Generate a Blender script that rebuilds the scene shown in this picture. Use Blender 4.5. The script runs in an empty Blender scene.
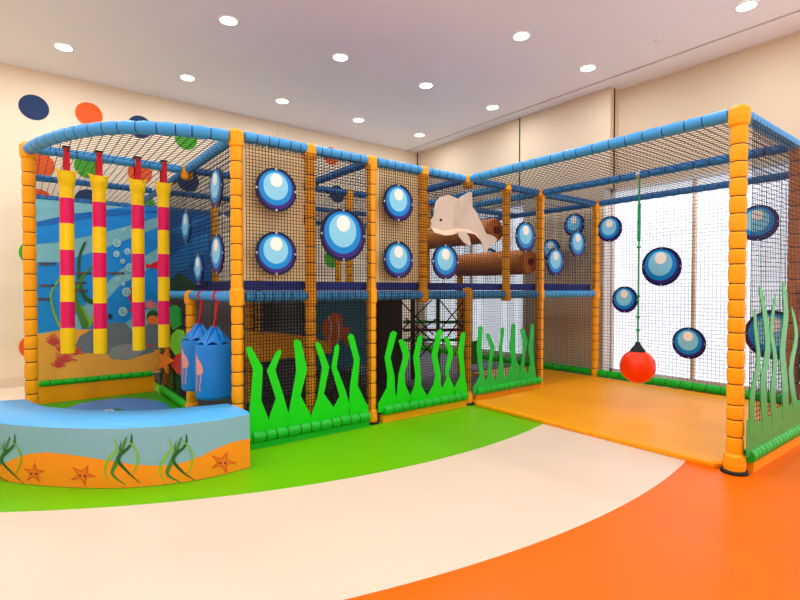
import bpy, math, random
from math import sin, cos, pi, sqrt
from mathutils import Vector, noise
random.seed(7)
S = bpy.context.scene
COL = S.collection

# ------------------------------------------------------------------ camera
CU, CV, CH, YAW, PIT, F = -1.3799, 3.9259, 1.2792, 0.9158, 0.0207, 496.44
_r = Vector((sin(YAW), -cos(YAW), 0))              # right, in Blender axes (X = u, Y = -v)
_f0 = Vector((cos(YAW), sin(YAW), 0))
_f = _f0 * cos(PIT) - Vector((0, 0, 1)) * sin(PIT)
_u = Vector((0, 0, 1)) * cos(PIT) + _f0 * sin(PIT)
EYE = Vector((CU, -CV, CH))
def P(u, v, z): return Vector((u, -v, z))
def ray(x, y): return _f + _r * ((x - 400) / F) + _u * ((300 - y) / F)
def onV(x, y, v):                                   # point of the plane v = const seen at x, y
    d = ray(x, y); return EYE + d * ((-v - EYE.y) / d.y)
def onU(x, y, u):
    d = ray(x, y); return EYE + d * ((u - EYE.x) / d.x)
def onZ(x, y, z):
    d = ray(x, y); return EYE + d * ((z - EYE.z) / d.z)
cam = bpy.data.cameras.new('camera'); co = bpy.data.objects.new('camera', cam); COL.objects.link(co)
cam.sensor_width = 36; cam.lens = F / 800 * 36; cam.clip_start = .05
from mathutils import Matrix
m = Matrix((( _r.x, _u.x, -_f.x, EYE.x), (_r.y, _u.y, -_f.y, EYE.y), (_r.z, _u.z, -_f.z, EYE.z), (0, 0, 0, 1)))
co.matrix_world = m
S.camera = co

# ------------------------------------------------------------------ materials
def lin(c):
    return tuple(((x / 255) / 12.92 if x / 255 <= .04045 else ((x / 255 + .055) / 1.055) ** 2.4) for x in c)
M = {}
def mat(name, rgb, rough=.45, bump=.0, scale=30, var=.06, metal=0, coat=0):
    m = bpy.data.materials.new(name); m.use_nodes = True
    nt = m.node_tree; b = nt.nodes['Principled BSDF']
    c = lin(rgb)
    tc = nt.nodes.new('ShaderNodeTexCoord'); n = nt.nodes.new('ShaderNodeTexNoise')
    n.inputs['Scale'].default_value = scale; n.inputs['Detail'].default_value = 3
    nt.links.new(tc.outputs['Object'], n.inputs['Vector'])
    mr = nt.nodes.new('ShaderNodeMapRange'); mr.inputs['To Min'].default_value = 1 - var; mr.inputs['To Max'].default_value = 1 + var
    nt.links.new(n.outputs['Fac'], mr.inputs['Value'])
    vm = nt.nodes.new('ShaderNodeVectorMath'); vm.operation = 'SCALE'; vm.inputs[0].default_value = c
    nt.links.new(mr.outputs[0], vm.inputs['Scale']); nt.links.new(vm.outputs[0], b.inputs['Base Color'])
    b.inputs['Specular IOR Level'].default_value = .3
    b.inputs['Roughness'].default_value = rough; b.inputs['Metallic'].default_value = metal
    b.inputs['Coat Weight'].default_value = coat
    if bump:
        bp = nt.nodes.new('ShaderNodeBump'); bp.inputs['Strength'].default_value = bump; bp.inputs['Distance'].default_value = .01
        nt.links.new(n.outputs['Fac'], bp.inputs['Height']); nt.links.new(bp.outputs[0], b.inputs['Normal'])
    M[name] = m; return m
def emit(name, rgb, strength, base=(240, 240, 240)):
    m = mat(name, base, .5); b = m.node_tree.nodes['Principled BSDF']
    b.inputs['Emission Color'].default_value = (*lin(rgb), 1); b.inputs['Emission Strength'].default_value = strength
    return m
mat('orange_pad', (250, 166, 0), .5, .25, 14, .05)
mat('orange_cap', (253, 166, 0), .5, .6, 26, .06)
mat('blue_pad', (62, 152, 214), .42, .25, 14, .05)
mat('deep_blue_pad', (40, 112, 176), .45, .25, 14, .05)
mat('navy_pad', (38, 58, 146), .5, .1)
mat('green_pad', (14, 180, 34), .38, .3, 16, .06)
mat('seam', (20, 16, 14), .6)
mat('black_cord', (14, 13, 14), .7)
mat('blue_cord', (30, 34, 52), .7)
mat('brown_cord', (58, 44, 36), .7)
mat('rubber', (24, 22, 22), .6)
mat('tan_board', (248, 222, 166), .6, .05)
mat('weed_green', (10, 214, 14), .38, .08, 9, .05)
mat('weed_sheen', (40, 172, 76), .35, .08, 14, .3)  # green paled to imitate gloss on a panel at a grazing angle
mat('weed_backlit', (16, 186, 62), .35, .08, 9, .2)  # green shifted to imitate window light coming through the panel
mat('mat_yellow', (250, 160, 0), .42, .25, 4, .05)
mat('mat_grey', (112, 106, 122), .6)
mat('shade_backing', (96, 88, 86), .6)
mat('mat_shade', (60, 52, 52), .6)
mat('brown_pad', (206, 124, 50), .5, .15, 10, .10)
mat('dark_brown', (56, 34, 24), .6)
mat('maroon', (120, 24, 40), .5)
mat('disc_rim', (14, 18, 58), .35)
mat('disc_purple', (52, 34, 128), .35)
mat('disc_blue', (0, 138, 216), .35)
mat('disc_cyan', (136, 212, 242), .35)
mat('disc_white', (255, 248, 240), .35)
mat('steel', (190, 190, 188), .3, metal=.8)
mat('bag_blue', (28, 136, 224), .35, .15, 8)
mat('jelly_pink', (250, 158, 150), .45)
mat('strap_red', (206, 16, 30), .5)
mat('tube_yellow', (255, 214, 0), .42, .06)
mat('tube_pink', (232, 18, 96), .42, .06)
mat('bench_top', (84, 176, 232), .35, .25, 6)
mat('bench_teal', (132, 180, 196), .45, .05)
mat('bench_sand', (255, 150, 22), .45, .05)
mat('star_red', (214, 66, 16), .5)
mat('star_orange', (240, 120, 30), .5)
mat('kelp_light', (132, 186, 34), .5)
mat('kelp_dark', (34, 94, 44), .5)
mat('kelp_mid', (74, 134, 50), .5)
mat('mural_pale', (122, 190, 204), .5, .05, 5, .06)
mat('mural_blue', (16, 142, 226), .5, .05, 5, .08)
mat('mural_deep', (8, 108, 190), .5, .05, 5, .1)
mat('mural_sand', (246, 172, 66), .5, .05, 8, .1)
mat('mural_rock', (112, 124, 134), .5, .05, 8, .12)
mat('mural_rock_light', (150, 152, 150), .5)
mat('coral_red', (214, 68, 66), .5)
mat('coral_pink', (240, 130, 130), .5)
mat('fish_dark', (70, 66, 66), .5)
mat('fish_brown', (150, 96, 60), .5)
mat('fish_red', (226, 22, 50), .5)
mat('bubble_print', (176, 216, 226), .5)
mat('urchin', (62, 26, 84), .5)
mat('teal_panel', (66, 138, 170), .55)
mat('clown_orange', (246, 126, 40), .5)
mat('print_white', (238, 238, 232), .5)
mat('pond_blue', (62, 132, 204), .35)
mat('floor_mat_green', (24, 160, 24), .4)
mat('lily_green', (20, 110, 40), .5)
mat('lime', (110, 200, 20), .45)
mat('leaf_green', (20, 150, 30), .45)
mat('shape_red', (216, 24, 40), .45)
mat('purple', (96, 40, 110), .5)
mat('dolphin_beige', (208, 194, 178), .5, .05, 6)
mat('dolphin_cream', (246, 226, 202), .5)
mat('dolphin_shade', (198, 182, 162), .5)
mat('rope_green', (24, 150, 84), .6, .4, 90)
mat('ball_red', (252, 58, 0), .28, 0)
mat('wall_paint', (248, 226, 198), .7, .03, 60, .015)
mat('wall_panel', (222, 200, 172), .7, .03, 60, .015)
mat('ceiling_paint', (246, 247, 255), .5, .0, 4, .01)
mat('joint', (52, 40, 36), .7)
mat('slot', (70, 66, 66), .8)
mat('trim', (236, 214, 186), .5)
mat('frame_white', (232, 226, 222), .5)
mat('mullion', (236, 214, 190), .6)
mat('dot_navy', (22, 50, 96), .6)
mat('dot_orange', (244, 96, 26), .6)
mat('dot_green', (72, 168, 34), .6)
mat('light_trim', (240, 236, 230), .5)
emit('lamp_glow', (255, 244, 224), 22)
emit('daylight_blind', (226, 238, 255), 1.7)
# floor: one poured floor of three colours in rings
m = bpy.data.materials.new('floor_rings'); m.use_nodes = True; nt = m.node_tree; b = nt.nodes['Principled BSDF']
g = nt.nodes.new('ShaderNodeNewGeometry')
d = nt.nodes.new('ShaderNodeVectorMath'); d.operation = 'DISTANCE'; d.inputs[1].default_value = (1.38, 3.94, 0)
nt.links.new(g.outputs['Position'], d.inputs[0])
def step(sock, t):
    n = nt.nodes.new('ShaderNodeMath'); n.operation = 'GREATER_THAN'; n.inputs[1].default_value = t; nt.links.new(sock, n.inputs[0]); return n.outputs[0]
sx = nt.nodes.new('ShaderNodeSeparateXYZ'); nt.links.new(g.outputs['Position'], sx.inputs[0])
def mix(fac, a, bsock):
    n = nt.nodes.new('ShaderNodeMix'); n.data_type = 'RGBA'; nt.links.new(fac, n.inputs[0])
    for i, s in ((6, a), (7, bsock)):
        if isinstance(s, tuple): n.inputs[i].default_value = (*lin(s), 1)
        else: nt.links.new(s, n.inputs[i])
    return n.outputs[2]
c1 = mix(step(d.outputs['Value'], 5.10), (106, 186, 4), (226, 202, 178))
c2 = mix(step(d.outputs['Value'], 6.355), c1, (232, 102, 0))
c2 = mix(step(d.outputs['Value'], 8.9), c2, (240, 232, 222))  # outermost pale ring, out of view, added to neutralise the bounced light
mm = nt.nodes.new('ShaderNodeMath'); mm.operation = 'MULTIPLY'
lt = nt.nodes.new('ShaderNodeMath'); lt.operation = 'LESS_THAN'; lt.inputs[1].default_value = -.1; nt.links.new(sx.outputs['X'], lt.inputs[0])
nt.links.new(lt.outputs[0], mm.inputs[0]); nt.links.new(step(sx.outputs['Y'], 2.95), mm.inputs[1])
c3 = mix(mm.outputs[0], c2, (253, 232, 206))
nt.links.new(c3, b.inputs['Base Color']); b.inputs['IOR'].default_value = 1.28; b.inputs['Roughness'].default_value = .36; b.inputs['Specular IOR Level'].default_value = .5
nz = nt.nodes.new('ShaderNodeTexNoise'); nz.inputs['Scale'].default_value = 1.2; nt.links.new(g.outputs['Position'], nz.inputs['Vector'])
bp = nt.nodes.new('ShaderNodeBump'); bp.inputs['Strength'].default_value = .05; nt.links.new(nz.outputs['Fac'], bp.inputs['Height']); nt.links.new(bp.outputs[0], b.inputs['Normal'])
M['floor_rings'] = m

# ------------------------------------------------------------------ mesh builder
class MB:
    def __init__(s): s.v = []; s.f = []; s.m = []; s.sm = []; s.mats = []
    def mi(s, name):
        if name not in s.mats: s.mats.append(name)
        return s.mats.index(name)
    def add(s, vs, fs, mt, smooth=False):
        o = len(s.v); s.v += [Vector(x) for x in vs]
        k = s.mi(mt)
        for f in fs: s.f.append([o + i for i in f]); s.m.append(k); s.sm.append(smooth)
    def box(s, a, b, mt):
        x0, y0, z0 = (min(a[i], b[i]) for i in range(3)); x1, y1, z1 = (max(a[i], b[i]) for i in range(3))
        vs = [(x0, y0, z0), (x1, y0, z0), (x1, y1, z0), (x0, y1, z0), (x0, y0, z1), (x1, y0, z1), (x1, y1, z1), (x0, y1, z1)]
        s.add(vs, [(0, 3, 2, 1), (4, 5, 6, 7), (0, 1, 5, 4), (1, 2, 6, 5), (2, 3, 7, 6), (3, 0, 4, 7)], mt); return s
    def rings(s, centers, radii, mts, n=14, caps=True, axis=None):
        # sweep round rings along a path; mts: material per span
        c = [Vector(p) for p in centers]
        up = None; allr = []
        for i, p in enumerate(c):
            t = (c[min(i + 1, len(c) - 1)] - c[max(i - 1, 0)])
            if t.length < 1e-9: t = Vector((0, 0, 1))
            t.normalize()
            if up is None: up = Vector((0, 0, 1)) if abs(t.z) < .9 else Vector((1, 0, 0))
            x = up - t * up.dot(t); x.normalize(); y = t.cross(x); up = x
            allr.append([p + (x * cos(2 * pi * k / n) + y * sin(2 * pi * k / n)) * radii[i] for k in range(n)])
        for i in range(len(c) - 1):
            mt = mts if isinstance(mts, str) else mts[i]
            s.add(allr[i] + allr[i + 1], [(k, (k + 1) % n, n + (k + 1) % n, n + k) for k in range(n)], mt, True)
        if caps:
            a = mts if isinstance(mts, str) else mts[0]; b = mts if isinstance(mts, str) else mts[-1]
            s.add(allr[0], [tuple(range(n))[::-1]], a); s.add(allr[-1], [tuple(range(n))], b)
        return s
    def tube(s, pts, r, mt, n=8): return s.rings(pts, [r] * len(pts), mt, n)
    def pads(s, pts, r, mt, pad=.115, n=14, jit=.12):
        # a run of foam sleeves with tied seams
        pts = [Vector(p) for p in pts]; L = [0]
        for a, b in zip(pts, pts[1:]): L.append(L[-1] + (b - a).length)
        tot = L[-1]; k = max(1, round(tot / pad)); cuts = [0] + [tot * (i + random.uniform(-jit, jit)) / k for i in range(1, k)] + [tot]
        def at(d):
            d = min(max(d, 0), tot)
            for i in range(len(L) - 1):
                if d <= L[i + 1] + 1e-9:
                    t = (d - L[i]) / (L[i + 1] - L[i]); return pts[i].lerp(pts[i + 1], t)
            return pts[-1]
        cs = []; rs = []; ms = []
        g = .0035
        for a, b in zip(cuts, cuts[1:]):
            for fr, rr in ((0, .90), (.10, .985), (.5, 1.03), (.90, .985), (1, .90)):
                cs.append(at(a + g + (b - a - 2 * g) * fr)); rs.append(r * rr); ms.append(mt)
            ms[-1] = 'seam'
        s.rings(cs, rs, ms[:-1] + [mt], n); return s
    def prism(s, pts, ext, mt, side=None):
        pts = [Vector(p) for p in pts]; e = Vector(ext); n = len(pts)
        s.add([p for p in pts] , [tuple(range(n))], mt)
        s.add([p + e for p in pts], [tuple(range(n))[::-1]], mt)
        s.add(pts + [p + e for p in pts], [(i, n + i, n + (i + 1) % n, (i + 1) % n) for i in range(n)], side or mt); return s
    def ball(s, c, r, mt, sc=(1, 1, 1), nu=20, nv=12):
        c = Vector(c); vs = []; fs = []
        for j in range(nv + 1):
            a = pi * j / nv
            for i in range(nu):
                b = 2 * pi * i / nu; vs.append(c + Vector((r * sc[0] * sin(a) * cos(b), r * sc[1] * sin(a) * sin(b), r * sc[2] * cos(a))))
        for j in range(nv):
            for i in range(nu): fs.append((j * nu + i, (j + 1) * nu + i, (j + 1) * nu + (i + 1) % nu, j * nu + (i + 1) % nu))
        s.add(vs, fs, mt, True); return s
    def lathe(s, c, prof, mt, n=24):
        c = Vector(c); return s.rings([c + Vector((0, 0, z)) for r, z in prof], [r for r, z in prof], mt, n)
    def build(s, name, parent=None, label=None, cat=None, group=None, kind=None, origin=None):
        if origin is None:
            if parent is not None: origin = Vector(parent['_o'])
            else:
                xs = [min(v[i] for v in s.v) for i in range(3)]; xe = [max(v[i] for v in s.v) for i in range(3)]
                origin = Vector(((xs[0] + xe[0]) / 2, (xs[1] + xe[1]) / 2, xs[2]))
        me = bpy.data.meshes.new(name); me.from_pydata([v - origin for v in s.v], [], s.f)
        for n in s.mats: me.materials.append(M[n])
        me.polygons.foreach_set('material_index', s.m); me.polygons.foreach_set('use_smooth', s.sm)
        me.update()
        o = bpy.data.objects.new(name, me); COL.objects.link(o)
        if parent is not None:
            o.parent = parent; po = Vector(parent['_o']); o.location = origin - po
        else: o.location = origin
        o['_o'] = tuple(origin)
        if label: o['label'] = label
        if cat: o['category'] = cat
        if group: o['group'] = group
        if kind: o['kind'] = kind
        return o
def root(name, loc, label, cat, group=None):
    o = bpy.data.objects.new(name, None); COL.objects.link(o); o.location = loc; o['_o'] = tuple(loc)
    o.empty_display_size = .1
    o['label'] = label; o['category'] = cat
    if group: o['group'] = group
    return o

s_ = .6455; H = 2.5; V1, V2, V3, W = 1.441, 2.811, 4.214, 2.614; UL = -1.30; DZ = 1.223
N = lambda n: n * s_

# ------------------------------------------------------------------ room
CE = 4.197; WL = 4.314; UR = 5.41; UR2 = 5.64
MB().box((-5, -8, -.1), (6.2, WL + .1, 0), 'floor_rings').build('floor', kind='structure')
c = MB()
c.box((-5, -8, CE), (5.11, WL + .1, CE + .1), 'ceiling_paint'); c.box((5.155, -8, CE), (6.2, WL + .1, CE + .1), 'ceiling_paint')
c.box((5.11, -8, CE + .05), (5.155, WL + .1, CE + .1), 'slot')
c.build('ceiling', kind='structure')
w = MB(); w.box((-5, WL, 0), (6.2, WL + .1, CE), 'wall_paint'); w.box((2.245, WL - .004, 3.0), (2.257, WL, CE), 'trim')
w.build('wall_back', kind='structure')
bb = MB(); bb.box((-5, WL - .018, 0), (UR, WL, .13), 'trim'); bb.box((-5, WL - .026, 0), (UR, WL, .03), 'trim'); bb.build('baseboard_back', kind='structure')
MB().box((-5.1, -8, 0), (-5, WL + .1, CE), 'frame_white').build('wall_left', kind='structure')
MB().box((-5, -8.1, 0), (6.2, -8, CE), 'frame_white').build('wall_front', kind='structure')
WZ0, WZ1 = .13, 2.76
j1 = 1.572; j2 = -.06
w = MB()      # right wall with its two window openings
w.box((UR, j2, WZ1), (6.2, WL, CE), 'wall_panel'); w.box((UR, j1 - .10, 0), (6.2, WL, WZ0), 'wall_panel')
w.box((UR, .03, 0), (6.2, j1 - .10, WZ1), 'wall_panel'); w.box((UR, WL - .2, WZ0), (6.2, WL, WZ1), 'wall_panel')
w.box((UR2, -8, WZ1), (6.2, j2, CE), 'wall_panel'); w.box((UR2, -8, 0), (6.2, .03, .06), 'wall_panel')
w.box((UR + .005, .022, 0), (UR2 - .05, .03, WZ1), 'frame_white')
w.box((UR - .003, j1 - .012, WZ1), (UR, j1 + .012, CE), 'joint')
w.box((UR - .003, WL - .03, 0), (UR, WL, CE), 'joint')
w.box((UR + .09, j2 - .003, WZ1), (UR + .125, j2, CE), 'joint')
w.box((UR2 - .004, -2.30, WZ1), (UR2, -2.25, CE), 'joint')
w.build('wall_right', kind='structure')
def window(name, x, y0, y1, mull, WZ0=.13):
    o = MB(); o.box((x + .06, y0, WZ0), (x + .075, y1, WZ1), 'daylight_blind'); wi = o.build(name, kind='structure')
    f = MB(); f.box((x, y0, WZ0), (x + .06, y1, WZ0 + .045), 'frame_white'); f.box((x, y0, WZ1 - .04), (x + .06, y1, WZ1), 'frame_white')
    f.box((x, y0, WZ0), (x + .06, y0 + .04, WZ1), 'frame_white'); f.box((x, y1 - .04, WZ0), (x + .06, y1, WZ1), 'frame_white')
    for y in mull: f.box((x + .01, y - .022, WZ0), (x + .058, y + .022, WZ1), 'mullion')
    f.build('window_frame', wi)
window('window_1', UR + .02, j1 - .10, WL - .2, (2.75,))
window('window_2', UR2 - .04, -7.9, .03, (-1.11, -2.36, -3.9, -5.4), .06)
wdots = [(34, 107.5, 'navy', 'highest and leftmost, clear of the frame'), (89, 114.5, 'orange', 'just above the curved blue rail'),
         (140, 127, 'navy', 'cut by the top of the curved blue rail'), (186, 139, 'green', 'peeping under the curved blue rail near the front corner'),
         (40, 165, 'orange', 'right beside the yellow left post below the rail'), (88, 166.5, 'green', 'behind the straps of the two left hanging tubes'),
         (140, 173, 'orange', 'behind the strap of the third hanging tube'), (188, 181, 'navy', 'seen through the roof net by the beam joint'),
         (38, 199, 'orange', 'just over the left end of the sea mural'), (88, 199, 'navy', 'just over the mural between the two left tubes'),
         (144, 204, 'green', 'just over the mural beside the third tube'),
         (331, 156, 'orange', 'seen through the roof net under the front blue rail'), (337, 194, 'navy', 'seen through the upper net left of a yellow inner post'),
         (332, 259, 'green', 'low behind the large bubble disc in the upper net'), (22, 250, 'green', 'peeping out left of the yellow left post, highest there'),
         (22, 345, 'orange', 'peeping out left of the yellow left post near its foot')]
for x, y, cn, where in wdots:
    p = onV(x, y, -WL); o = MB()
    R = .165 if y > 300 or x < 30 else .165
    if x < 30: p.x += .13
    if y > 196 and x < 150: p.z -= .03
    pts = [p + Vector((R * cos(a), 0, R * sin(a))) for a in [2 * pi * k / 40 for k in range(40)]]
    o.prism([Vector((q.x, WL - .001, q.z)) for q in pts], (0, -.004, 0), 'dot_' + cn)
    o.build('wall_dot', label=f'{cn} wall spot, {where}', cat='wall spot', group='coloured spots on the back wall')
# downlights
rows = [(-3.32, [-.91, .50, 1.89, 3.29, 4.65], 'row nearest the back wall'), (-1.52, [.46, 1.86, 3.27, 4.67], 'second row from the back wall'),
        (.2, [1.90, 3.24, 4.60], 'third row from the back wall'), (2.0, [4.59], 'row nearest the viewer, top right of the photo')]
ords = ['first from the left', 'second from the left', 'third from the left', 'fourth from the left', 'fifth from the left']
lampspots = []
for v, us, rn in rows:
    for i, u in enumerate(us):
        q = P(u, v, CE)
        t = root('ceiling_light', q, f'round recessed ceiling light, {ords[i]} in the {rn}' if len(us) > 1 else f'round recessed ceiling light, alone in the {rn}', 'ceiling light', 'recessed ceiling lights')
        a = MB(); ring = []
        n = 28; R0, R1 = .088, .105
        vs = [q + Vector((r * cos(2 * pi * k / n), r * sin(2 * pi * k / n), z)) for r, z in ((R0, -.008), (R1, -.006), (R1, -.0005)) for k in range(n)]
        a.add(vs, [(k, (k + 1) % n, n + (k + 1) % n, n + k) for k in range(n)] + [(n + k, n + (k + 1) % n, 2 * n + (k + 1) % n, 2 * n + k) for k in range(n)], 'light_trim', True)
        a.build('trim_ring', t)
        MB().prism([q + Vector((R0 * cos(2 * pi * k / n), R0 * sin(2 * pi * k / n), -.007)) for k in range(n)], (0, 0, .005), 'lamp_glow').build('diffuser', t)
        lampspots.append((u, v))
q = onZ(657, 40, CE)
MB().rings([q + Vector((0, 0, -.001)), q + Vector((0, 0, -.012))], [.035, .03], 'light_trim', 16).build('smoke_detector', label='tiny white disc on the ceiling between the slot and the lights', cat='detector')
for v in (.2, 2.0, 3.8, 5.6):
    for u in (-3.7, -2.3, -.9, .5, 1.9, 3.25, 4.6):
        if (u, v) != (4.6, 2.0) and not any(abs(u - a) < .3 and abs(v - b_) < .3 for a, b_ in lampspots): lampspots.append((u, v))
for u in (-3.7, -2.3):
    for v in (-3.32, -1.52): lampspots.append((u, v))
lampspots.append((-.9, -1.52))
for u, v in lampspots:
    l = bpy.data.lights.new('ceiling_lamp', 'AREA'); l.shape = 'DISK'; l.size = .17; l.energy = 21.5; l.color = (.88, .965, 1.02)
    o = bpy.data.objects.new('ceiling_lamp', l); COL.objects.link(o); o.location = P(u, v, CE - .02)

# ------------------------------------------------------------------ posts
def post(u, v, z0, z1, label, foot=False, cap=True, r=.052, deck=False, colour='orange_pad', pad=.125):
    t = root('padded_post', P(u, v, z0), label, 'post', 'orange padded posts of the play frame')
    zb = z0 + (.13 if foot else 0); zt = z1 - (.085 if cap else 0)
    if zt > zb + .02: MB().pads([P(u, v, zb), P(u, v, zt)], r, colour, pad).build('foam_sleeve', t)
    if cap:
        MB().lathe(P(u, v, z1), [(r * .95, -.095), (r * 1.18, -.082), (r * 1.28, -.03), (r * 1.24, .022), (r * .8, .045), (r * .2, .052)], 'orange_cap').build('joint_cap', t)
    if foot:
        MB().lathe(P(u, v, z0), [(r * 1.25, .018), (r * 1.32, .06), (r * 1.25, .12), (r * .98, .14)], 'orange_cap').build('base_cap', t)
        MB().lathe(P(u, v, z0), [(r * 1.6, .001), (r * 1.62, .012), (r * 1.5, .022), (r * .5, .024)], 'rubber').build('rubber_foot', t)
    if deck:
        MB().lathe(P(u, v, DZ), [(r * 1.0, -.075), (r * 1.2, -.06), (r * 1.22, .05), (r * 1.0, .07)], 'orange_cap').build('joint_wrap', t)
    return t
post(0, 0, 0, H, 'orange padded corner post in front of the blue punch bags, rising from behind the bench', True, r=.047, deck=True)
post(N(1), 0, 0, H, 'orange padded post behind black net, between the tan board and the large bubble disc', r=.047, deck=True)
post(N(2), 0, 0, H, 'orange padded post on the green floor between the first two seaweed panels', True, r=.046, deck=True)
post(N(3), 0, DZ - .07, H, 'upper orange padded post behind black net, just left of the dolphin', r=.047, deck=True)
post(N(4), 0, 0, DZ + .03, 'lower orange padded post between second and third seaweed panels, its foot on green floor', True, r=.047)
post(N(4), 0, H - .02, H, 'short orange joint where the front rail meets the long rail above the dolphin tail', r=.05)
post(N(5), 0, DZ - .07, H, 'upper orange padded post standing on the deck rail in front of the brown rollers', r=.047, deck=True)
post(N(6), 0, .03, H, 'orange padded post between the third seaweed panel and the opening to the yellow mat', deck=True, r=.05)
post(N(8), 0, .03, H, 'farthest orange padded post, in the far corner of the yellow mat', deck=True, r=.05)
post(N(4), W, 0, H, 'tall orange padded post nearest the viewer on the right, black foot on orange floor', True, r=.053, pad=.12)
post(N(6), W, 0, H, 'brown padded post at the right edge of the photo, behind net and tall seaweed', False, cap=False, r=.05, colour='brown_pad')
post(UL, -V1, 0, H, 'leftmost orange padded post, under the end of the curved blue rail', True, r=.049)
post(0, -V1 + .1, 0, DZ, 'short orange padded post behind the blue punch bags', True, r=.05)
post(0, -V1, H - .02, H, 'small orange joint at the right end of the rail carrying the striped tubes', r=.045)
post(.09, -V2, 0, H, 'orange padded post at the right edge of the sea mural, behind the fourth striped tube', True, r=.045)
post(N(1) + .05, -V2, DZ, H, 'inner post at the right edge of the dark blue mural piece', r=.045, cap=False)
post(N(1), -V1, 0, DZ, 'shaded inner orange post under the deck, left of the orange ledge', cap=False, r=.045)
post(N(2), -V2, 0, H, 'inner orange post far behind the orange ledge under the deck', cap=False, r=.045)
post(N(3), -V1, DZ + .1, H, 'inner orange post on the deck behind the large bubble disc', r=.045)
post(N(4), -V2, DZ + .1, H, 'inner orange post farther back behind the large bubble disc', r=.045)
post(N(5), -V1, DZ + .1, H, 'inner post on the deck behind the bubble disc below the dolphin', r=.045, colour='orange_pad')
post(N(6), -V1, 0, 1.6, 'inner post holding the left end of the lower brown roller', r=.045, cap=False)

# ------------------------------------------------------------------ beams
def beam(a, b, label, mt='blue_pad', r=.045, name='padded_beam', group='blue padded rails', cat='rail', pad=.12, trim=.06):
    a, b = Vector(a), Vector(b); d = (b - a).normalized(); a = a + d * trim; b = b - d * trim
    o = MB(); o.pads([a, b], r, mt, pad)
    return o.build(name, label=label, cat=cat, group=group)
beam(P(0, 0, H), P(N(2), 0, H), 'light blue top rail over the first tan board and large bubble disc', pad=.10)
beam(P(N(2), 0, H), P(N(4), 0, H), 'light blue top rail above the second tan board and the dolphin', pad=.10)
beam(P(N(4), 0, H), P(N(6), 0, H), 'blue top rail above the brown rollers', 'deep_blue_pad', .042)
beam(P(N(6), 0, H), P(N(8), 0, H), 'blue top rail above the far opening to the yellow mat', 'deep_blue_pad', .042)
beam(P(N(4), 0, H), P(N(4), W, H), 'long light blue top rail running to the nearest orange post', pad=.15)
beam(P(N(6), 0, H), P(N(6), W, H), 'middle blue roof rail from which the red ball hangs', 'deep_blue_pad', .043, pad=.15)
beam(P(N(8), 0, H), P(N(8), W + .4, H), 'farthest blue roof rail along the bright windows', 'deep_blue_pad', .042, pad=.15)
beam(P(N(4), W, H), P(N(6), W, H), 'light blue top rail running right from the nearest orange post', pad=.075)
beam(P(N(6), W, H), P(N(8), W, H), 'blue top rail beyond the right edge post', pad=.1)
beam(P(UL, -V1, H), P(0, -V1, H), 'light blue rail carrying the four striped hanging tubes', pad=.14, r=.042)
beam(P(0, 0, H), P(0, -V1, H), 'light blue rail slanting back from the front corner post to the tube rail', pad=.10)
beam(P(0, -V1, H), P(0, -V3, H), 'blue roof rail running on to the back wall behind the striped tubes', pad=.10, mt='deep_blue_pad', r=.04)
for i, (v, nm) in enumerate(((V1, 'nearest'), (V2, 'middle'), (V3, 'farthest'))):
    if i: beam(P(UL, -v, H), P(0, -v, H), f'{"lower" if v == V3 else "upper"} of the two dark blue rails just above the sea mural', 'deep_blue_pad', .038, pad=.16)
    beam(P(0, -v, H), P(N(2), -v, H), f'inner blue roof rail at the left, {nm} of three parallel ones behind the first tan board', 'deep_blue_pad', .038)
    beam(P(N(2), -v, H), P(N(6), -v, H), f'inner blue roof rail in the middle, {nm} of three parallel ones above the dolphin', 'deep_blue_pad', .038)
    beam(P(N(6), -v, H), P(N(8), -v, H), f'inner blue roof rail by the windows, {nm} of three parallel ones', 'deep_blue_pad', .038)
beam(P(N(2), 0, H), P(N(2), -V3, H), 'blue roof rail running back from the post between the tan boards', 'deep_blue_pad', .04)
beam(P(N(4), 0, H), P(N(4), -V1, H), 'short blue roof rail going back above the dolphin fin', 'deep_blue_pad', .04)
beam(P(N(5), 0, H), P(N(5), -V1, H), 'short blue roof rail going back above the upper brown roller', 'blue_pad', .045)
beam(P(N(6), 0, H), P(N(6), -V3, H), 'blue roof rail going back above the lower brown roller', 'blue_pad', .045)
beam(P(N(8), 0, H), P(N(8), -V3, H), 'dark blue roof rail along the windows behind the rollers', 'deep_blue_pad', .04)
# curved rail
cp = [(0, 0), (-.32, -.055), (-.58, -.16), (-.77, -.30), (-.94, -.50), (-1.10, -.80), (-1.22, -1.12), (UL, -V1)]
def catmull(pts, k=6):
    out = []; q = [pts[0]] + list(pts) + [pts[-1]]
    for i in range(1, len(q) - 2):
        for j in range(k):
            t = j / k; r = []
            for d in range(len(pts[0])):
                p0, p1, p2, p3 = (q[i + e][d] for e in (-1, 0, 1, 2))
                r.append(.5 * (2 * p1 + (p2 - p0) * t + (2 * p0 - 5 * p1 + 4 * p2 - p3) * t * t + (3 * p1 - p0 - 3 * p2 + p3) * t ** 3))
            out.append(tuple(r))
    out.append(tuple(pts[-1])); return out
arc = catmull(cp, 8)
MB().pads([P(u, v, H - .015) for u, v in arc[2:]], .049, 'blue_pad', .13).build('curved_beam', label='curved light blue padded rail sweeping round the left end of the frame', cat='rail', group='blue padded rails')
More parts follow.
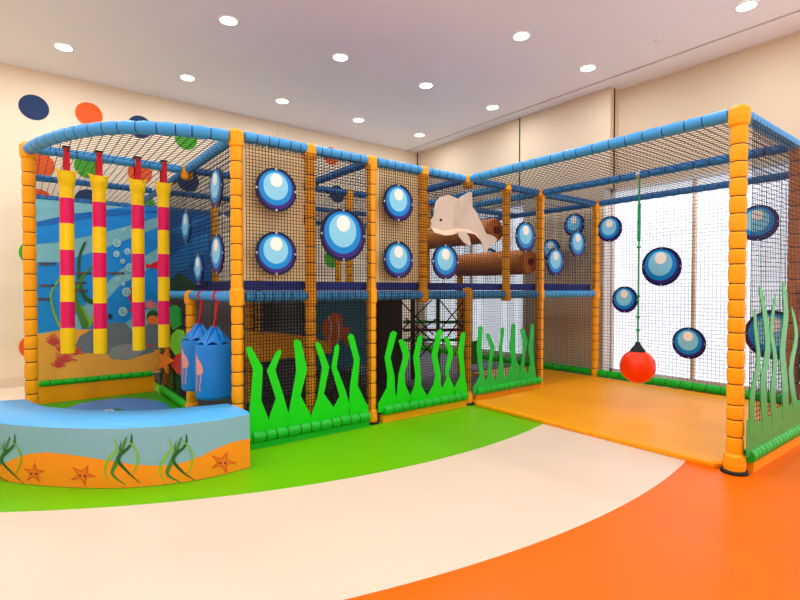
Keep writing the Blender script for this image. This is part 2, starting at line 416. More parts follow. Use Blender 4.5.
# deck rails
for a, b, l in ((0, 2, 'light blue deck rail above the first seaweed panel'), (2, 4, 'light blue deck rail above the second seaweed panel'),
                (4, 6, 'blue deck rail above the third seaweed panel'), (6, 8, 'blue deck rail above the far opening to the yellow mat')):
    beam(P(N(a), 0, DZ), P(N(b), 0, DZ), l, 'blue_pad', .046, pad=.08)
beam(P(0, 0, DZ), P(0, -V1 + .1, DZ), 'short light blue deck rail from which the punch bags hang', pad=.07)
beam(P(0, -V1 + .1, DZ), P(0, -V2, DZ), 'blue deck rail along the side net beside the mural', pad=.08, r=.04)
# green rolls
def groll(a, b, label, r=.047, mt='green_pad', pad=.1, trim=.06): return beam(a, b, label, mt, r, 'padded_roll', 'green padded rolls', 'padded roll', pad, trim)
groll(P(0, .07, .095), P(N(2), .07, .095), 'green padded roll at the foot of the first seaweed panel', trim=.085)
groll(P(N(2), .07, .12), P(N(4), .07, .12), 'green padded roll at the foot of the second seaweed panel', trim=.085)
groll(P(N(4), .07, .145), P(N(6), .07, .145), 'green padded roll at the foot of the third seaweed panel', .044, trim=.075)
groll(P(N(8), 0, .09), P(N(8), W + .5, .09), 'long green padded roll along the bright window behind the yellow mat', .055, pad=.16)
groll(P(N(8), 0, .09), P(N(8), -V3, .09), 'green padded roll in shade along the tan wall under the deck', .05, pad=.16)
groll(P(N(4), W + .06, .115), P(N(7), W + .06, .115), 'green padded roll right of the nearest orange post', .048, pad=.075)
groll(P(UL + .02, -V2 + .02, .245), P(-.02, -V2 + .02, .245), 'thin green padded roll along the bottom of the sea mural', .034, pad=.11)
groll(P(0.02, -V2 + .05, .06), P(0.02, -V1 + .02, .06), 'short green padded roll slanting towards the punch bags', .055, pad=.10)
def kick(a, b, mt, label):
    MB().box(a, b, mt).build('kick_board', label=label, cat='kick board', group='kick boards under the rolls')
kick(P(.07, .0, 0), P(N(2) - .08, .085, .05), 'green_pad', 'green kick board on the floor under the first green roll')
kick(P(N(2) + .09, .0, 0), P(N(4) - .08, .07, .07), 'orange_pad', 'orange kick board on the floor under the second green roll')
kick(P(N(4) + .1, -.03, .0), P(N(6) - .08, .05, .09), 'mat_yellow', 'yellow-orange kick board under the third green roll')
kick(P(N(4) + .1, W + .03, 0), P(N(7), W + .085, .07), 'orange_pad', 'orange kick board under the green roll right of the nearest post')
kick(P(UL + .03, -V2 - .02, 0), P(-.06, -V2 + .03, .212), 'mat_yellow', 'tall yellow-orange kick board under the sea mural')

# ------------------------------------------------------------------ mats and deck
def fmat(pts, z0, z1, mt, name, label, bev=.02):
    o = MB(); n = len(pts)
    c = sum((Vector((p[0], -p[1], 0)) for p in pts), Vector()) / n
    def lay(z, k): return [Vector((p[0], -p[1], z)) + (c - Vector((p[0], -p[1], 0))).normalized() * k for p in pts]
    L = [lay(z0, .005), lay(z0 + .01, 0), lay(z1 - bev * .7, 0), lay(z1, bev)]
    for a, b in zip(L, L[1:]): o.add(a + b, [(i, (i + 1) % n, n + (i + 1) % n, n + i) for i in range(n)], mt)
    o.add(L[-1], [tuple(range(n))], mt)
    return o.build(name, label=label, cat='mat')
fmat([(N(4) - .0, .14), (N(4) + .08, .0), (N(6), .0), (N(6) + .05, -.02), (N(6) + .05, -1.30), (N(8) - .06, -1.30), (N(8) - .06, W - .05), (N(4) + .07, W - .05), (N(4) - .03, W - .12)], .001, .045, 'mat_yellow', 'floor_mat', 'large yellow-orange floor mat under the hanging red ball')
fmat([(N(4), -.1), (N(6) - .06, -.1), (N(6) - .06, -1.38), (N(8) - .08, -1.38), (N(8) - .08, -V3 + .1), (N(4), -V3 + .1)], .001, .04, 'mat_grey', 'floor_mat', 'grey floor mat behind the third seaweed panel')
fmat([(.1, -.1), (N(4) - .08, -.1), (N(4) - .08, -V3 + .06), (.1, -V3 + .06)], .001, .04, 'mat_shade', 'floor_mat', 'added dark floor mat deepening the shade behind the first two seaweed panels')  # added dark sheet, deepens the shade on the interior floor
fm = MB(); fm.box(P(-1.22, -V2 + .06, .001), P(-.05, -.35, .03), 'floor_mat_green')
pond = [P(-.62 + .50 * cos(a) * (1 + .06 * sin(3 * a)), -1.95 + .62 * sin(a), .0301) for a in [2 * pi * k / 48 for k in range(48)]]
fm.prism(pond, (0, 0, .002), 'pond_blue')
def blob(cx, cy, rx, ry, n=24, ph=0): return [(cx + rx * cos(2 * pi * k / n + ph), cy + ry * sin(2 * pi * k / n + ph)) for k in range(n)]
for x, y, rx, ry, mt, z in ((118, 410.5, 6, 1.9, 'lily_green', .0325), (109, 411.5, 6, 2.0, 'print_white', .0335), (109, 411, 2.6, .9, 'shape_red', .0345), (78, 411.5, 6.5, 1.2, 'lily_green', .0325), (153, 411.5, 10, 1.4, 'lily_green', .0325)):
    fm.prism([onZ(a, b_, z) for a, b_ in blob(x, y, rx, ry)], (0, 0, .0008), mt)
fm.build('pond_mat', label='green mat with a printed blue pond and water lily, behind the bench', cat='mat')
MB().box(P(.06, -V1 + .06, DZ + .05), P(N(6) - .06, -.055, DZ + .13), 'navy_pad').build('deck_mat', label='long navy blue deck mat behind the upper net panels', cat='deck mat')
MB().box(P(N(6) + .06, -V1 + .06, DZ + .05), P(N(8) - .06, -.055, DZ + .13), 'navy_pad').build('deck_mat', label='navy blue deck mat over the far opening to the yellow mat', cat='deck mat')
for a, b in ((N(0) + .06, N(1) - .05), (N(2) + .06, N(3) - .05)):
    MB().box(P(a, -.04, DZ + .14), P(b, -.022, H - .05), 'tan_board').build('tan_board', label='tan board behind black net at the upper left, with two bubble discs' if a < 1 else 'tan board behind black net beside the dolphin, with two bubble discs', cat='board', group='tan boards in the upper storey')

# ------------------------------------------------------------------ nets
def net(a0, a1, b0, b1, fn, label, pitch=.04, th=.003, mt='black_cord', clip=None, name='net_panel', tv=1):
    # strings along both directions of a plane; fn(a, b, offset) -> point
    o = MB()
    na = max(1, round(abs(a1 - a0) / pitch)); nb = max(1, round(abs(b1 - b0) / pitch))
    n0 = (fn(a0, b0, 1) - fn(a0, b0, 0)).normalized()
    def string(p, q):
        d = (q - p)
        if d.length < .01: return
        d.normalize(); s = d.cross(n0).normalized() * th / 2; k = n0 * th / 2
        o.add([p - s - k, p + s - k, p + s + k, p - s + k, q - s - k, q + s - k, q + s + k, q - s + k],
              [(0, 1, 5, 4), (1, 2, 6, 5), (2, 3, 7, 6), (3, 0, 4, 7)], mt)
    th0 = th; th = th0 * tv
    for i in range(na + 1):
        a = a0 + (a1 - a0) * i / na; lo, hi = (b0, b1) if not clip else clip('a', a)
        if hi is not None: string(fn(a, lo, 0), fn(a, hi, 0))
    th = th0
    for i in range(nb + 1):
        b = b0 + (b1 - b0) * i / nb; lo, hi = (a0, a1) if not clip else clip('b', b)
        if hi is not None: string(fn(lo, b, 0), fn(hi, b, 0))
    return o.build(name, label=label, cat='net', group='safety nets')
fv = lambda v: (lambda a, b, o: P(a, v + o, b))
fu = lambda u: (lambda a, b, o: P(u - o, a, b))
fz = lambda z: (lambda a, b, o: P(a, b, z + o))
net(N(0) + .055, N(2) - .055, .14, H - .05, fv(.062), 'black front net behind the first seaweed panel and tan board', .027, .0040)
net(N(2) + .055, N(4) - .0, .165, H - .05, fv(.062), 'black front net behind the second seaweed panel and dolphin', .027, .0040)
net(N(4) + .02, N(6) - .05, .19, H - .05, fv(.062), 'black front net behind the third seaweed panel and in front of the rollers', .029, .0036)
net(N(6) + .05, N(8) - .05, DZ + .05, H - .05, fv(0.02), 'net panel above the far opening, with two narrow bubble discs', .04, .004)
net(-V1 + .02, -.055, DZ + .05, H - .05, fu(0), 'dark side net above the punch bags with bubble discs', .04, .0045)
net(-V2 + .05, -V1 - .02, DZ + .05, H - .05, fu(0), 'dark side net between the fourth striped tube and the mural corner', .04, .0045)
net(-V2 + .05, -V1 + .05, .1, DZ - .05, fu(0), 'lower side net carrying the coloured foam shapes', .045, .005)
net(.05, W - .05, .14, H - .05, fu(N(8)), 'long net in front of the bright window, with bubble discs', .044, .0042, 'blue_cord', tv=.6)
net(-V3 + .05, -.05, .14, H - .05, fu(N(8)), 'net in front of the tan wall section behind the rollers', .04, .0034, 'brown_cord')
net(N(4) + .06, N(6) - .05, .16, H - .05, fv(W + .064), 'black net right of the nearest orange post, behind the tall seaweed', .036, .0036, 'blue_cord')
net(N(6) + .05, N(8), .16, H - .05, fv(W + .064), 'black net beyond the right edge post', .036, .0036, 'blue_cord')
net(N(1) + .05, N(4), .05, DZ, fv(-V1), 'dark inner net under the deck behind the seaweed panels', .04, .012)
net(N(1), N(8), DZ + .1, H - .05, fv(-V1), 'black inner net along the back of the deck', .045, .0025)
net(N(1), N(4), .05, H - .05, fv(-V2), 'dark inner net farther back, parallel to the back wall', .05, .003)
# roofs
net(UL + .03, -.03, -V3 + .03, -V1 - .03, fz(H), 'roof net over the striped tubes and mural, cream wall seen through it', .062, .004, name='roof_net')
def clipc(kind, t):
    pts = arc
    if kind == 'a':      # fixed u: from -V1 to the arc
        for (u0, v0), (u1, v1) in zip(pts, pts[1:]):
            if u1 <= t <= u0 and u0 > u1:
                return -V1 + .03, v0 + (v1 - v0) * (t - u0) / (u1 - u0) - .03
        return -V1 + .03, None
    for (u0, v0), (u1, v1) in zip(pts, pts[1:]):
        if v1 <= t <= v0 and v0 > v1:
            return u0 + (u1 - u0) * (t - v0) / (v1 - v0) + .03, -.03
    return 0, None
net(UL + .03, -.03, -V1 + .03, -.04, fz(H), 'fan shaped roof net inside the curved blue rail', .062, .0045, clip=clipc, name='roof_net')
net(.05, N(4) - .02, -V1 + .03, -.04, fz(H), 'roof net over the deck behind the tan boards', .062, .004, name='roof_net')
net(.05, N(4) - .02, -V3 + .03, -V1 - .03, fz(H), 'roof net over the rear left part of the frame', .062, .004, name='roof_net')
net(N(4) + .02, N(8) - .05, -V1 + .03, -.04, fz(H), 'roof net over the brown rollers', .062, .004, name='roof_net')
net(N(4) + .02, N(8) - .05, -V3 + .03, -V1 - .03, fz(H), 'roof net over the rear right part of the frame', .062, .004, name='roof_net')
net(N(4) + .04, N(6) - .04, .04, W - .04, fz(H), 'roof net above the mat between the long rail and the middle rail', 0.062, .0045, name='roof_net')
net(N(6) + .04, N(8) - .04, .04, W - .04, fz(H), 'roof net above the mat between the middle rail and the windows', 0.062, .0045, name='roof_net')

# ------------------------------------------------------------------ bubble discs
def disc(c, ax, out, R, label):
    # c centre, ax horizontal unit vector in the plane, out unit normal to the viewer's side
    c = Vector(c); ax = Vector(ax); out = Vector(out); z = Vector((0, 0, 1))
    t = root('bubble_disc', c, label, 'bubble disc', 'blue bubble discs on the nets')
    o = MB()
    def lay(cx, cy, rx, ry, lvl, mt, tk=.003):
        o.prism([c + ax * (cx + rx * cos(a)) * R + z * (cy + ry * sin(a)) * R + out * lvl for a in [2 * pi * k / 36 for k in range(36)]], out * tk, mt)
    lay(0, 0, 1, 1, 0, 'disc_rim', .012)
    lay(0, 0, .88, .88, .012, 'disc_purple', .0015)
    lay(-.04, .08, .80, .80, .0135, 'disc_blue', .0015)
    lay(-.04, .15, .60, .63, .015, 'disc_cyan', .0015)
    lay(-.02, .42, .29, .30, .0165, 'disc_white', .0015)
    o.build('printed_disc', t)
    for k in range(4):
        a = pi / 2 * k; e = c + ax * cos(a) * R * .94 + z * sin(a) * R * .94 + out * .012
        MB().rings([e, e + out * .004], [.011, .008], 'steel', 8).build('eyelet', t)
AX, OUT = Vector((1, 0, 0)), Vector((0, -1, 0))
for x, y, R, l in ((276, 190, .178, 'round blue bubble disc, upper one on the left tan board'), (276, 253.5, .178, 'round blue bubble disc, lower one on the left tan board'),
                   (343, 235, .235, 'largest bubble disc on the front net, between the two tan boards'),
                   (398, 203, .18, 'round blue bubble disc, upper one on the right tan board'), (398, 260, .18, 'round blue bubble disc, lower one on the right tan board'),
                   (445, 262, .185, 'bubble disc just below the dolphin'), (525, 237, .185, 'oval-looking bubble disc right of the brown rollers, above the roller end')):
    disc(onV(x, y, .068), AX, OUT, R, l)
for x, y, l in ((555, 262, 'bubble disc on the net above the far opening, the lower one'), (577, 244, 'bubble disc on the net above the far opening, the higher one')):
    disc(onV(x, y, .026), AX, OUT, .185, l)
AX, OUT = Vector((0, 1, 0)) * -1, Vector((-1, 0, 0))
for x, y, R, l in ((217, 188, .175, 'narrow bubble disc high on the side net beside the front corner post'), (187, 227, .175, 'narrow bubble disc on the side net next to the fourth striped tube'),
                   (199.5, 269, .15, 'small narrow bubble disc lowest on the side net'), (218, 254, .175, 'bubble disc on the side net just above the punch bags')):
    disc(onU(x, y, -.004), AX, OUT, R, l)
for x, y, R, l in ((610, 229, .18, 'bubble disc on the window net next to the farthest orange post'), (661.5, 266.5, .25, 'large bubble disc on the window net right of the green rope'),
                   (625, 299.5, .18, 'bubble disc on the window net left of the green rope'), (689, 343, .195, 'lowest bubble disc on the window net, right of the red ball'),
                   (758, 223, .20, 'bubble disc seen through the net right of the nearest post, the upper one'), (773, 335, .27, 'bubble disc seen behind the tall seaweed at the right'),
                   (551, 250, .17, 'shaded bubble disc behind the far net panel, the lower one'), (574.5, 225, .17, 'shaded bubble disc behind the far net panel, the higher one'),
                   (490, 258, .17, 'bubble disc peeping out between the two brown rollers')):
    disc(onU(x, y, N(8) - .006), AX, OUT, R, l)

# ------------------------------------------------------------------ seaweed panels
def weed(blades, base, conv, plane, ext, mt, label, top=None):
    t = None
    pts = [[plane(*conv(*p)) for p in bl] for bl in blades]
    c0 = plane(*conv(*base[0])); t = root('seaweed_panel', c0, label, 'seaweed panel', 'green seaweed panels')
    MB().prism([plane(*conv(*p)) for p in base], ext, mt).build('base_strip', t)
    e2 = Vector(ext)
    for bl in pts:
        off = e2.normalized() * .0015
        MB().prism([p + off for p in bl], ext, mt).build('seaweed_blade', t)
        tip = bl[len(bl) // 2]
    return t
c1 = lambda x, y: (230 + x / 3.333, 280 + y / 3.333)
pv = lambda x, y: onV(x, y, .072)
B1 = [[(68, 500), (64, 430), (68, 390), (76, 300), (53, 232), (57, 222), (70, 224), (108, 292), (103, 400), (128, 465), (128, 500)],
      [(125, 495), (132, 450), (152, 395), (122, 302), (150, 245), (164, 230), (171, 238), (150, 300), (178, 388), (196, 452), (196, 482)],
      [(190, 485), (193, 450), (204, 392), (220, 300), (211, 205), (222, 196), (236, 206), (256, 298), (234, 385), (268, 450), (268, 470)],
      [(268, 472), (270, 450), (290, 395), (306, 292), (283, 214), (288, 205), (300, 212), (330, 290), (312, 378), (345, 425), (345, 458)],
      [(340, 458), (344, 425), (364, 388), (337, 292), (348, 222), (358, 212), (364, 222), (354, 290), (384, 368), (400, 425), (400, 447)],
      [(395, 448), (397, 400), (399, 350), (412, 268), (391, 190), (400, 178), (411, 184), (431, 262), (424, 350), (457, 420), (457, 437)]]
b1 = [(62, 540), (62, 470), (100, 462), (130, 474), (192, 462), (268, 458), (345, 438), (400, 428), (460, 415), (460, 450)]
weed(B1, b1, c1, pv, (0, -.006, 0), 'weed_green', 'bright green seaweed cutout panel with six fronds, nearest the bench')
c2 = lambda x, y: (360 + x / 4, 300 + y / 4)
B2 = [[(72, 440), (72, 415), (106, 350), (108, 300), (97, 230), (120, 132), (134, 123), (146, 132), (120, 230), (136, 300), (139, 370), (148, 395), (148, 425)],
      [(143, 425), (145, 390), (152, 300), (172, 226), (153, 162), (165, 156), (179, 166), (197, 217), (175, 300), (180, 340), (201, 387), (201, 415)],
      [(196, 415), (198, 385), (216, 345), (220, 300), (211, 230), (229, 150), (243, 138), (250, 146), (235, 222), (242, 300), (243, 340), (268, 387), (268, 405)],
      [(262, 405), (265, 386), (292, 340), (300, 300), (284, 220), (306, 126), (320, 116), (329, 122), (308, 220), (321, 300), (320, 335), (335, 375), (335, 394)],
      [(318, 396), (321, 368), (345, 312), (338, 290), (352, 212), (334, 152), (342, 146), (353, 152), (373, 210), (352, 290), (358, 312), (378, 358), (378, 388)],
      [(370, 388), (373, 358), (400, 302), (398, 262), (389, 210), (403, 136), (413, 128), (421, 132), (412, 210), (416, 262), (419, 312), (428, 355), (428, 378)]]
b2 = [(72, 450), (72, 412), (100, 385), (145, 398), (200, 390), (268, 388), (320, 374), (375, 360), (425, 350), (425, 392)]
weed(B2, b2, c2, pv, (0, -.006, 0), 'weed_green', 'bright green seaweed cutout panel with six fronds, middle of the three along the front')
B3 = [[(455, 362), (462, 335), (478, 300), (472, 252), (464, 200), (473, 108), (481, 103), (489, 108), (485, 200), (490, 270), (499, 322), (499, 355)],
      [(497, 352), (500, 322), (510, 300), (514, 240), (520, 192), (502, 138), (507, 131), (516, 136), (538, 186), (527, 240), (524, 290), (542, 322), (542, 346)],
      [(538, 346), (540, 322), (549, 300), (556, 250), (556, 200), (563, 114), (570, 108), (576, 112), (566, 200), (571, 250), (576, 320), (576, 340)],
      [(572, 340), (576, 315), (592, 288), (605, 250), (597, 190), (605, 98), (612, 93), (621, 98), (619, 182), (623, 240), (634, 262), (637, 300), (637, 330)],
      [(634, 330), (638, 290), (645, 240), (652, 172), (639, 118), (646, 113), (656, 120), (669, 167), (656, 230), (656, 270), (670, 295), (670, 324)],
      [(666, 325), (669, 290), (680, 252), (672, 200), (682, 100), (688, 93), (693, 100), (691, 200), (696, 258), (702, 300), (702, 318)]]
b3 = [(452, 372), (452, 345), (480, 320), (500, 330), (540, 328), (576, 322), (606, 300), (637, 302), (670, 296), (703, 300), (703, 325)]
weed(B3, b3, c2, pv, (0, -.006, 0), 'weed_backlit', 'green seaweed cutout panel coloured as if backlit by the window, farthest along the front')
c4 = lambda x, y: (680 + x / 2.857, 280 + y / 2.857)
def ribbon(cl, w0, w1):
    L = []; R = []
    for i, (x, y) in enumerate(cl):
        w = w0 + (w1 - w0) * i / (len(cl) - 1); L.append((x - w, y)); R.append((x + w, y))
    return [cl[0]] + R[0:] + L[::-1]
def rib(cl, w0, w1):
    cl = catmull(cl, 3); n = len(cl); R = []; L = []
    for i, (x, y) in enumerate(cl):
        w = (w0 + (w1 - w0) * i / (n - 1)) * (.35 if i == 0 else 1); w *= .78; L.append((x - w, y)); R.append((x + w, y))
    return R + L[::-1]
B4 = [rib([(211, 82), (214, 150), (222, 232), (204, 330), (204, 452)], 4, 10), rib([(226, 20), (240, 100), (248, 200), (235, 300), (243, 440)], 7, 12),
      rib([(272, 40), (258, 140), (270, 230), (262, 330), (272, 420)], 4, 11), rib([(293, 6), (300, 100), (290, 200), (297, 300), (300, 400)], 7, 12),
      rib([(316, 77), (330, 160), (314, 260), (330, 380)], 4, 10), rib([(352, 20), (362, 130), (350, 240), (365, 350)], 6, 12)]
b4 = [(188, 508), (190, 400), (205, 388), (222, 410), (245, 385), (262, 395), (285, 360), (300, 375), (325, 340), (345, 345), (380, 310), (380, 385)]
weed(B4, b4, c4, lambda x, y: onV(x, y, W + .074), (0, -.006, 0), 'weed_sheen', 'tall seaweed cutout, sheen put into its green, at the right edge, behind the nearest post')

# ------------------------------------------------------------------ dolphin
cd = lambda x, y: (360 + x / 5, 130 + y / 5)
dp = lambda x, y, o=0: onV(*cd(x, y), .075 + o)
out = [(355, 470), (352, 490), (372, 515), (420, 528), (460, 525), (490, 514), (540, 515), (580, 522), (600, 552), (612, 575), (617, 612), (630, 616), (641, 578), (670, 563), (683, 550), (665, 530), (635, 522), (625, 515), (607, 470), (590, 440), (580, 412), (559, 386), (556, 310), (540, 312), (505, 333), (488, 346), (440, 325), (400, 335), (378, 360), (368, 400), (367, 432), (350, 455)]
t = root('dolphin_cutout', dp(470, 450), 'beige dolphin cutout fixed to the upper front net in front of the brown rollers', 'dolphin cutout')
o = MB(); o.prism([dp(*p) for p in out], (0, -.012, 0), 'dolphin_beige')
o.prism([dp(*p, .0125) for p in [(355, 485), (420, 504), (480, 492), (540, 496), (585, 520), (600, 550), (575, 522), (540, 514), (490, 513), (440, 527), (372, 514)]], (0, -.002, 0), 'dolphin_cream')
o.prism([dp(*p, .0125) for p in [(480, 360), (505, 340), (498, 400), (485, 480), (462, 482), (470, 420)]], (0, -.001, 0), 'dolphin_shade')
o.build('body', t)
MB().prism([dp(*p, .014) for p in [(486, 508), (492, 530), (515, 560), (545, 581), (554, 572), (546, 535), (525, 508)]], (0, -.004, 0), 'dolphin_beige').build('flipper', t)
MB().prism([dp(*p, .0125) for p in blob(404, 450, 6, 7, 14)], (0, -.004, 0), 'rubber').build('eye', t, label='small black eye')

# ------------------------------------------------------------------ rollers and things inside
def roller(u, z, r, label):
    t = root('foam_roller', P(u, -.75, z - r), label, 'roller', 'brown foam rollers in the upper storey')
    o = MB(); vs = [-V1 + .05, -V1 + .07, -.12, -.09]; o.rings([P(u, v, z) for v in vs], [r * .9, r, r, r * .9], 'brown_pad', 28); o.build('foam_cylinder', t)
    MB().rings([P(u, -.09, z), P(u, -.055, z)], [.045, .04], 'maroon', 16).build('axle_end', t, label='dark axle end')
roller(3.15, 1.99, .145, 'upper brown foam roller behind the dolphin')
roller(3.80, 1.635, .16, 'lower brown foam roller behind the net, its round end by the orange post')
MB().rings([P(.45, -.55, 1.95), P(.95, -.55, 1.98)], [.05, .05], 'maroon', 16).build('maroon_bar', label='maroon padded bar seen through the side net near the front corner post', cat='bar')
o = MB(); pr = [(.55, .55), (.55, .84), (.95, .80), (1.36, .70), (1.36, .58)]
o.prism([P(a, -1.33, b) for a, b in pr], (0, -.45, 0), 'orange_pad'); o.build('padded_ledge', label='orange padded ledge under the deck behind the first seaweed panel', cat='ledge')
t = root('fish_panel', P(1.8, -V1 + .07, .3), 'dark teal panel with an orange striped fish, behind the first seaweed panel', 'picture panel')
o = MB(); o.box(P(1.42, -V1 + .05, .32), P(2.24, -V1 + .08, DZ - .04), 'teal_panel'); 
fc = lambda x, y: onV(300 + x / 10, 300 + y / 10, -V1 + .082)
body = [(225, 250), (240, 210), (280, 165), (340, 130), (400, 140), (430, 180), (420, 250), (440, 280), (480, 260), (500, 300), (470, 340), (480, 420), (470, 480), (430, 400), (400, 400), (380, 440), (320, 460), (270, 420), (240, 360), (225, 310)]
o.prism([fc(*p) for p in body], (0, -.003, 0), 'clown_orange')
for st in ([(280, 165), (296, 165), (316, 240), (312, 330), (296, 440), (282, 440), (298, 330), (302, 240)], [(366, 190), (380, 190), (394, 260), (392, 340), (382, 430), (368, 436), (378, 340), (380, 260)]):
    o.prism([fc(*p) + Vector((0, -.003, 0)) for p in st], (0, -.001, 0), 'print_white')
o.build('printed_board', t)
MB().box(P(.3, -V3 + .10, .02), P(N(6), -V3 + .13, DZ), 'shade_backing').build('shade_backing', label='added grey sheet darkening the view low along the back of the frame under the deck', cat='board')  # added to darken the bright wall showing through the lower frame
MB().box(P(2.29, -V1 + .03, .02), P(2.72, -V1 + .08, DZ - .02), 'dark_brown').build('shade_sheet', label='added dark brown sheet for the shade under the deck behind the second seaweed panel', cat='board')  # dark sheet added to stand in for the deep shade here
# climbing lattice under the deck
t = root('climbing_lattice', P(3.2, -V1 + .05, 0), 'dark lattice of crossed ropes and bars under the deck behind the second seaweed panel', 'climbing lattice')
lv = -V1 + .03
def lq(x, y): return onV(x, y, lv)
for x in (413, 438, 463):
    a = lq(x, 300); MB().tube([Vector((a.x, a.y, .02)), Vector((a.x, a.y, DZ - .03))], .03, 'dark_brown', 10).build('upright', t)
for y, mt in ((322, 'leaf_green'), (330, 'maroon'), (340, 'leaf_green')):
    MB().tube([lq(404, y), lq(466, y)], .022, mt, 8).build('cross_bar', t)
for a, b in (((438, 300), (463, 330)), ((463, 300), (438, 330)), ((398, 300), (432, 335)), ((430, 300), (394, 336)), ((398, 345), (436, 318)), ((404, 318), (436, 345)), ((440, 345), (463, 312)), ((413, 335), (438, 362)), ((438, 335), (413, 362))):
    MB().tube([lq(*a) + Vector((0, -.035, 0)), lq(*b) + Vector((0, -.035, 0))], .011, 'dark_brown', 6).build('crossed_rope', t)
MB().box(lq(466, 342), lq(477, 364) + Vector((0, .06, 0)), 'leaf_green').build('green_block', label='dark green block on the grey mat behind the third seaweed panel', cat='block')

# ------------------------------------------------------------------ striped hanging tubes
tubes = [(66.5, 172, 353, 'first from the left'), (99, 177, 353, 'second from the left'), (137.5, 181, 350, 'third from the left'), (163.5, 184, 347, 'fourth from the left, beside the side net')]
for x, y0, y1, l in tubes:
    a = onV(x, y0, -V1); b = onV(x + (1.5 if x < 150 else .5), y1, -V1); top = Vector((a.x, a.y, H))
    t = root('hanging_tube', b, f'yellow and pink striped hanging tube, {l}', 'hanging tube', 'striped hanging tubes')
    L = a.z - b.z; rr = .056 if x < 150 else .054
    o = MB(); cs = []; rs = []; ms = []
    cuts = [0, .145, .285, .43, .57, .715, .86, 1]
    col = ['tube_yellow', 'tube_pink'] * 4
    P0 = lambda k: a.lerp(b, k)
    for i in range(7):
        c0, c1_ = cuts[i], cuts[i + 1]
        if i == 0:
            for kk, q in ((0, 1.28), (.03, 1.3), (.07, 1.06)): cs.append(P0(kk)); rs.append(rr * q); ms.append(col[0])
        cs.append(P0(c0 + .001 if i else .09)); rs.append(rr * (1 if i else .97)); ms.append(col[i])
        cs.append(P0(c1_)); rs.append(rr); ms.append(col[min(i + 1, 6)] if i < 6 else col[6])
    o.rings(cs, rs, ms[:-1], 20); o.build('striped_sleeve', t)
    # pinched corners of the gathered top
    for sx_ in (-1, 1):
        e = MB(); e.prism([a + Vector((sx_ * rr * .6, -.03, -.05)), a + Vector((sx_ * rr * 1.55, -.03, .02)), a + Vector((sx_ * rr * .5, -.03, .0))], (0, .06, 0), 'tube_yellow'); e.build('gathered_corner', t)
    s2 = MB(); s2.box(a + Vector((-.024, -.05, -.01)), top + Vector((.024, -.046, .05)), 'strap_red'); s2.box(a + Vector((-.024, .046, -.01)), top + Vector((.024, .05, .05)), 'strap_red')
    s2.build('strap', t, label='flat red strap')
    MB().box(top + Vector((-.03, -.052, .042)), top + Vector((.03, .052, .056)), 'rubber').build('buckle', t, label='black buckle over the rail')

# ------------------------------------------------------------------ punch bags
for v, l in ((-.46, 'blue punch bag with a pink jellyfish, nearer one beside the corner post'), (-.92, 'blue punch bag with a pink jellyfish, the one behind')):
    c = P(-.04, v, 0); t = root('punch_bag', P(-.04, v, .35), l, 'punch bag', 'blue punch bags')
    R = .158; z0, z1 = .35, .815
    MB().lathe(c, [(R * .93, z0), (R, z0 + .02), (R, z1 - .02), (R * .98, z1)], 'bag_blue', 32).build('bag_body', t)
    o = MB(); n = 16; ring = []
    for k in range(n):
        a = 2 * pi * k / n; q = 1.0 if k % 2 == 0 else .80
        ring.append(c + Vector((R * q * cos(a), R * q * sin(a), z1 - .004 + (.0 if k % 2 == 0 else .03))))
    mid = [c + Vector((R * .35 * (1 if k % 2 == 0 else .55) * cos(2 * pi * k / n), R * .35 * (1 if k % 2 == 0 else .55) * sin(2 * pi * k / n), z1 + .115)) for k in range(n)]
    tp = [c + Vector((.03 * cos(2 * pi * k / n), .03 * sin(2 * pi * k / n), z1 + .15)) for k in range(n)]
    o.add(ring + mid + tp, [(k, (k + 1) % n, n + (k + 1) % n, n + k) for k in range(n)] + [(n + k, n + (k + 1) % n, 2 * n + (k + 1) % n, 2 * n + k) for k in range(n)] + [tuple(2 * n + k for k in range(n))], 'bag_blue')
    o.build('gathered_top', t)
    st = MB()
    for dx in (-.035, .035): st.tube([c + Vector((dx * .4, dx, z1 + .14)), c + Vector((.04, dx * 1.0, DZ + .05))], .009, 'strap_red', 6)
    st.rings([P(0, v - .02, DZ), P(0, v + .02, DZ)], [.053, .053], 'strap_red', 16)
    st.build('strap', t, label='red strap looped over the rail')
    # jellyfish print wrapped round the bag (angle, height)
    j = MB(); d0 = math.atan2(EYE.y - c.y, EYE.x - c.x)
    def jp(a, z, o_=0): a = d0 + a; return c + Vector(((R + .0025 + o_) * cos(a), (R + .0025 + o_) * sin(a), z))
    def wrap(seq): 
        m_ = len(seq)
        for i in range(m_ - 1):
            (z_a, l0, r0), (z_b, l1, r1) = seq[i], seq[i + 1]
            k = 6
            for q in range(k):
                u0, u1 = q / k, (q + 1) / k
                j.add([jp(l0 + (r0 - l0) * u0, z_a), jp(l0 + (r0 - l0) * u1, z_a), jp(l1 + (r1 - l1) * u1, z_b), jp(l1 + (r1 - l1) * u0, z_b)], [(0, 1, 2, 3)], 'jelly_pink')
    A = .95
    wrap([(.745, -A - .14, -A - .1), (.70, -A - .2, -A + .0), (.66, -A - .2, -A + .25), (.61, -A - .18, -A + .36), (.575, -A - .14, -A + .30), (.565, -A - .1, -A + .2)])
    for dx in (-.14, .12):
        wrap([(.57 - .03 * q, -A + dx + .05 * sin(q * 1.3), -A + dx + .07 + .05 * sin(q * 1.3)) for q in range(6)])
    j.build('jellyfish_print', t, label='pink jellyfish print')

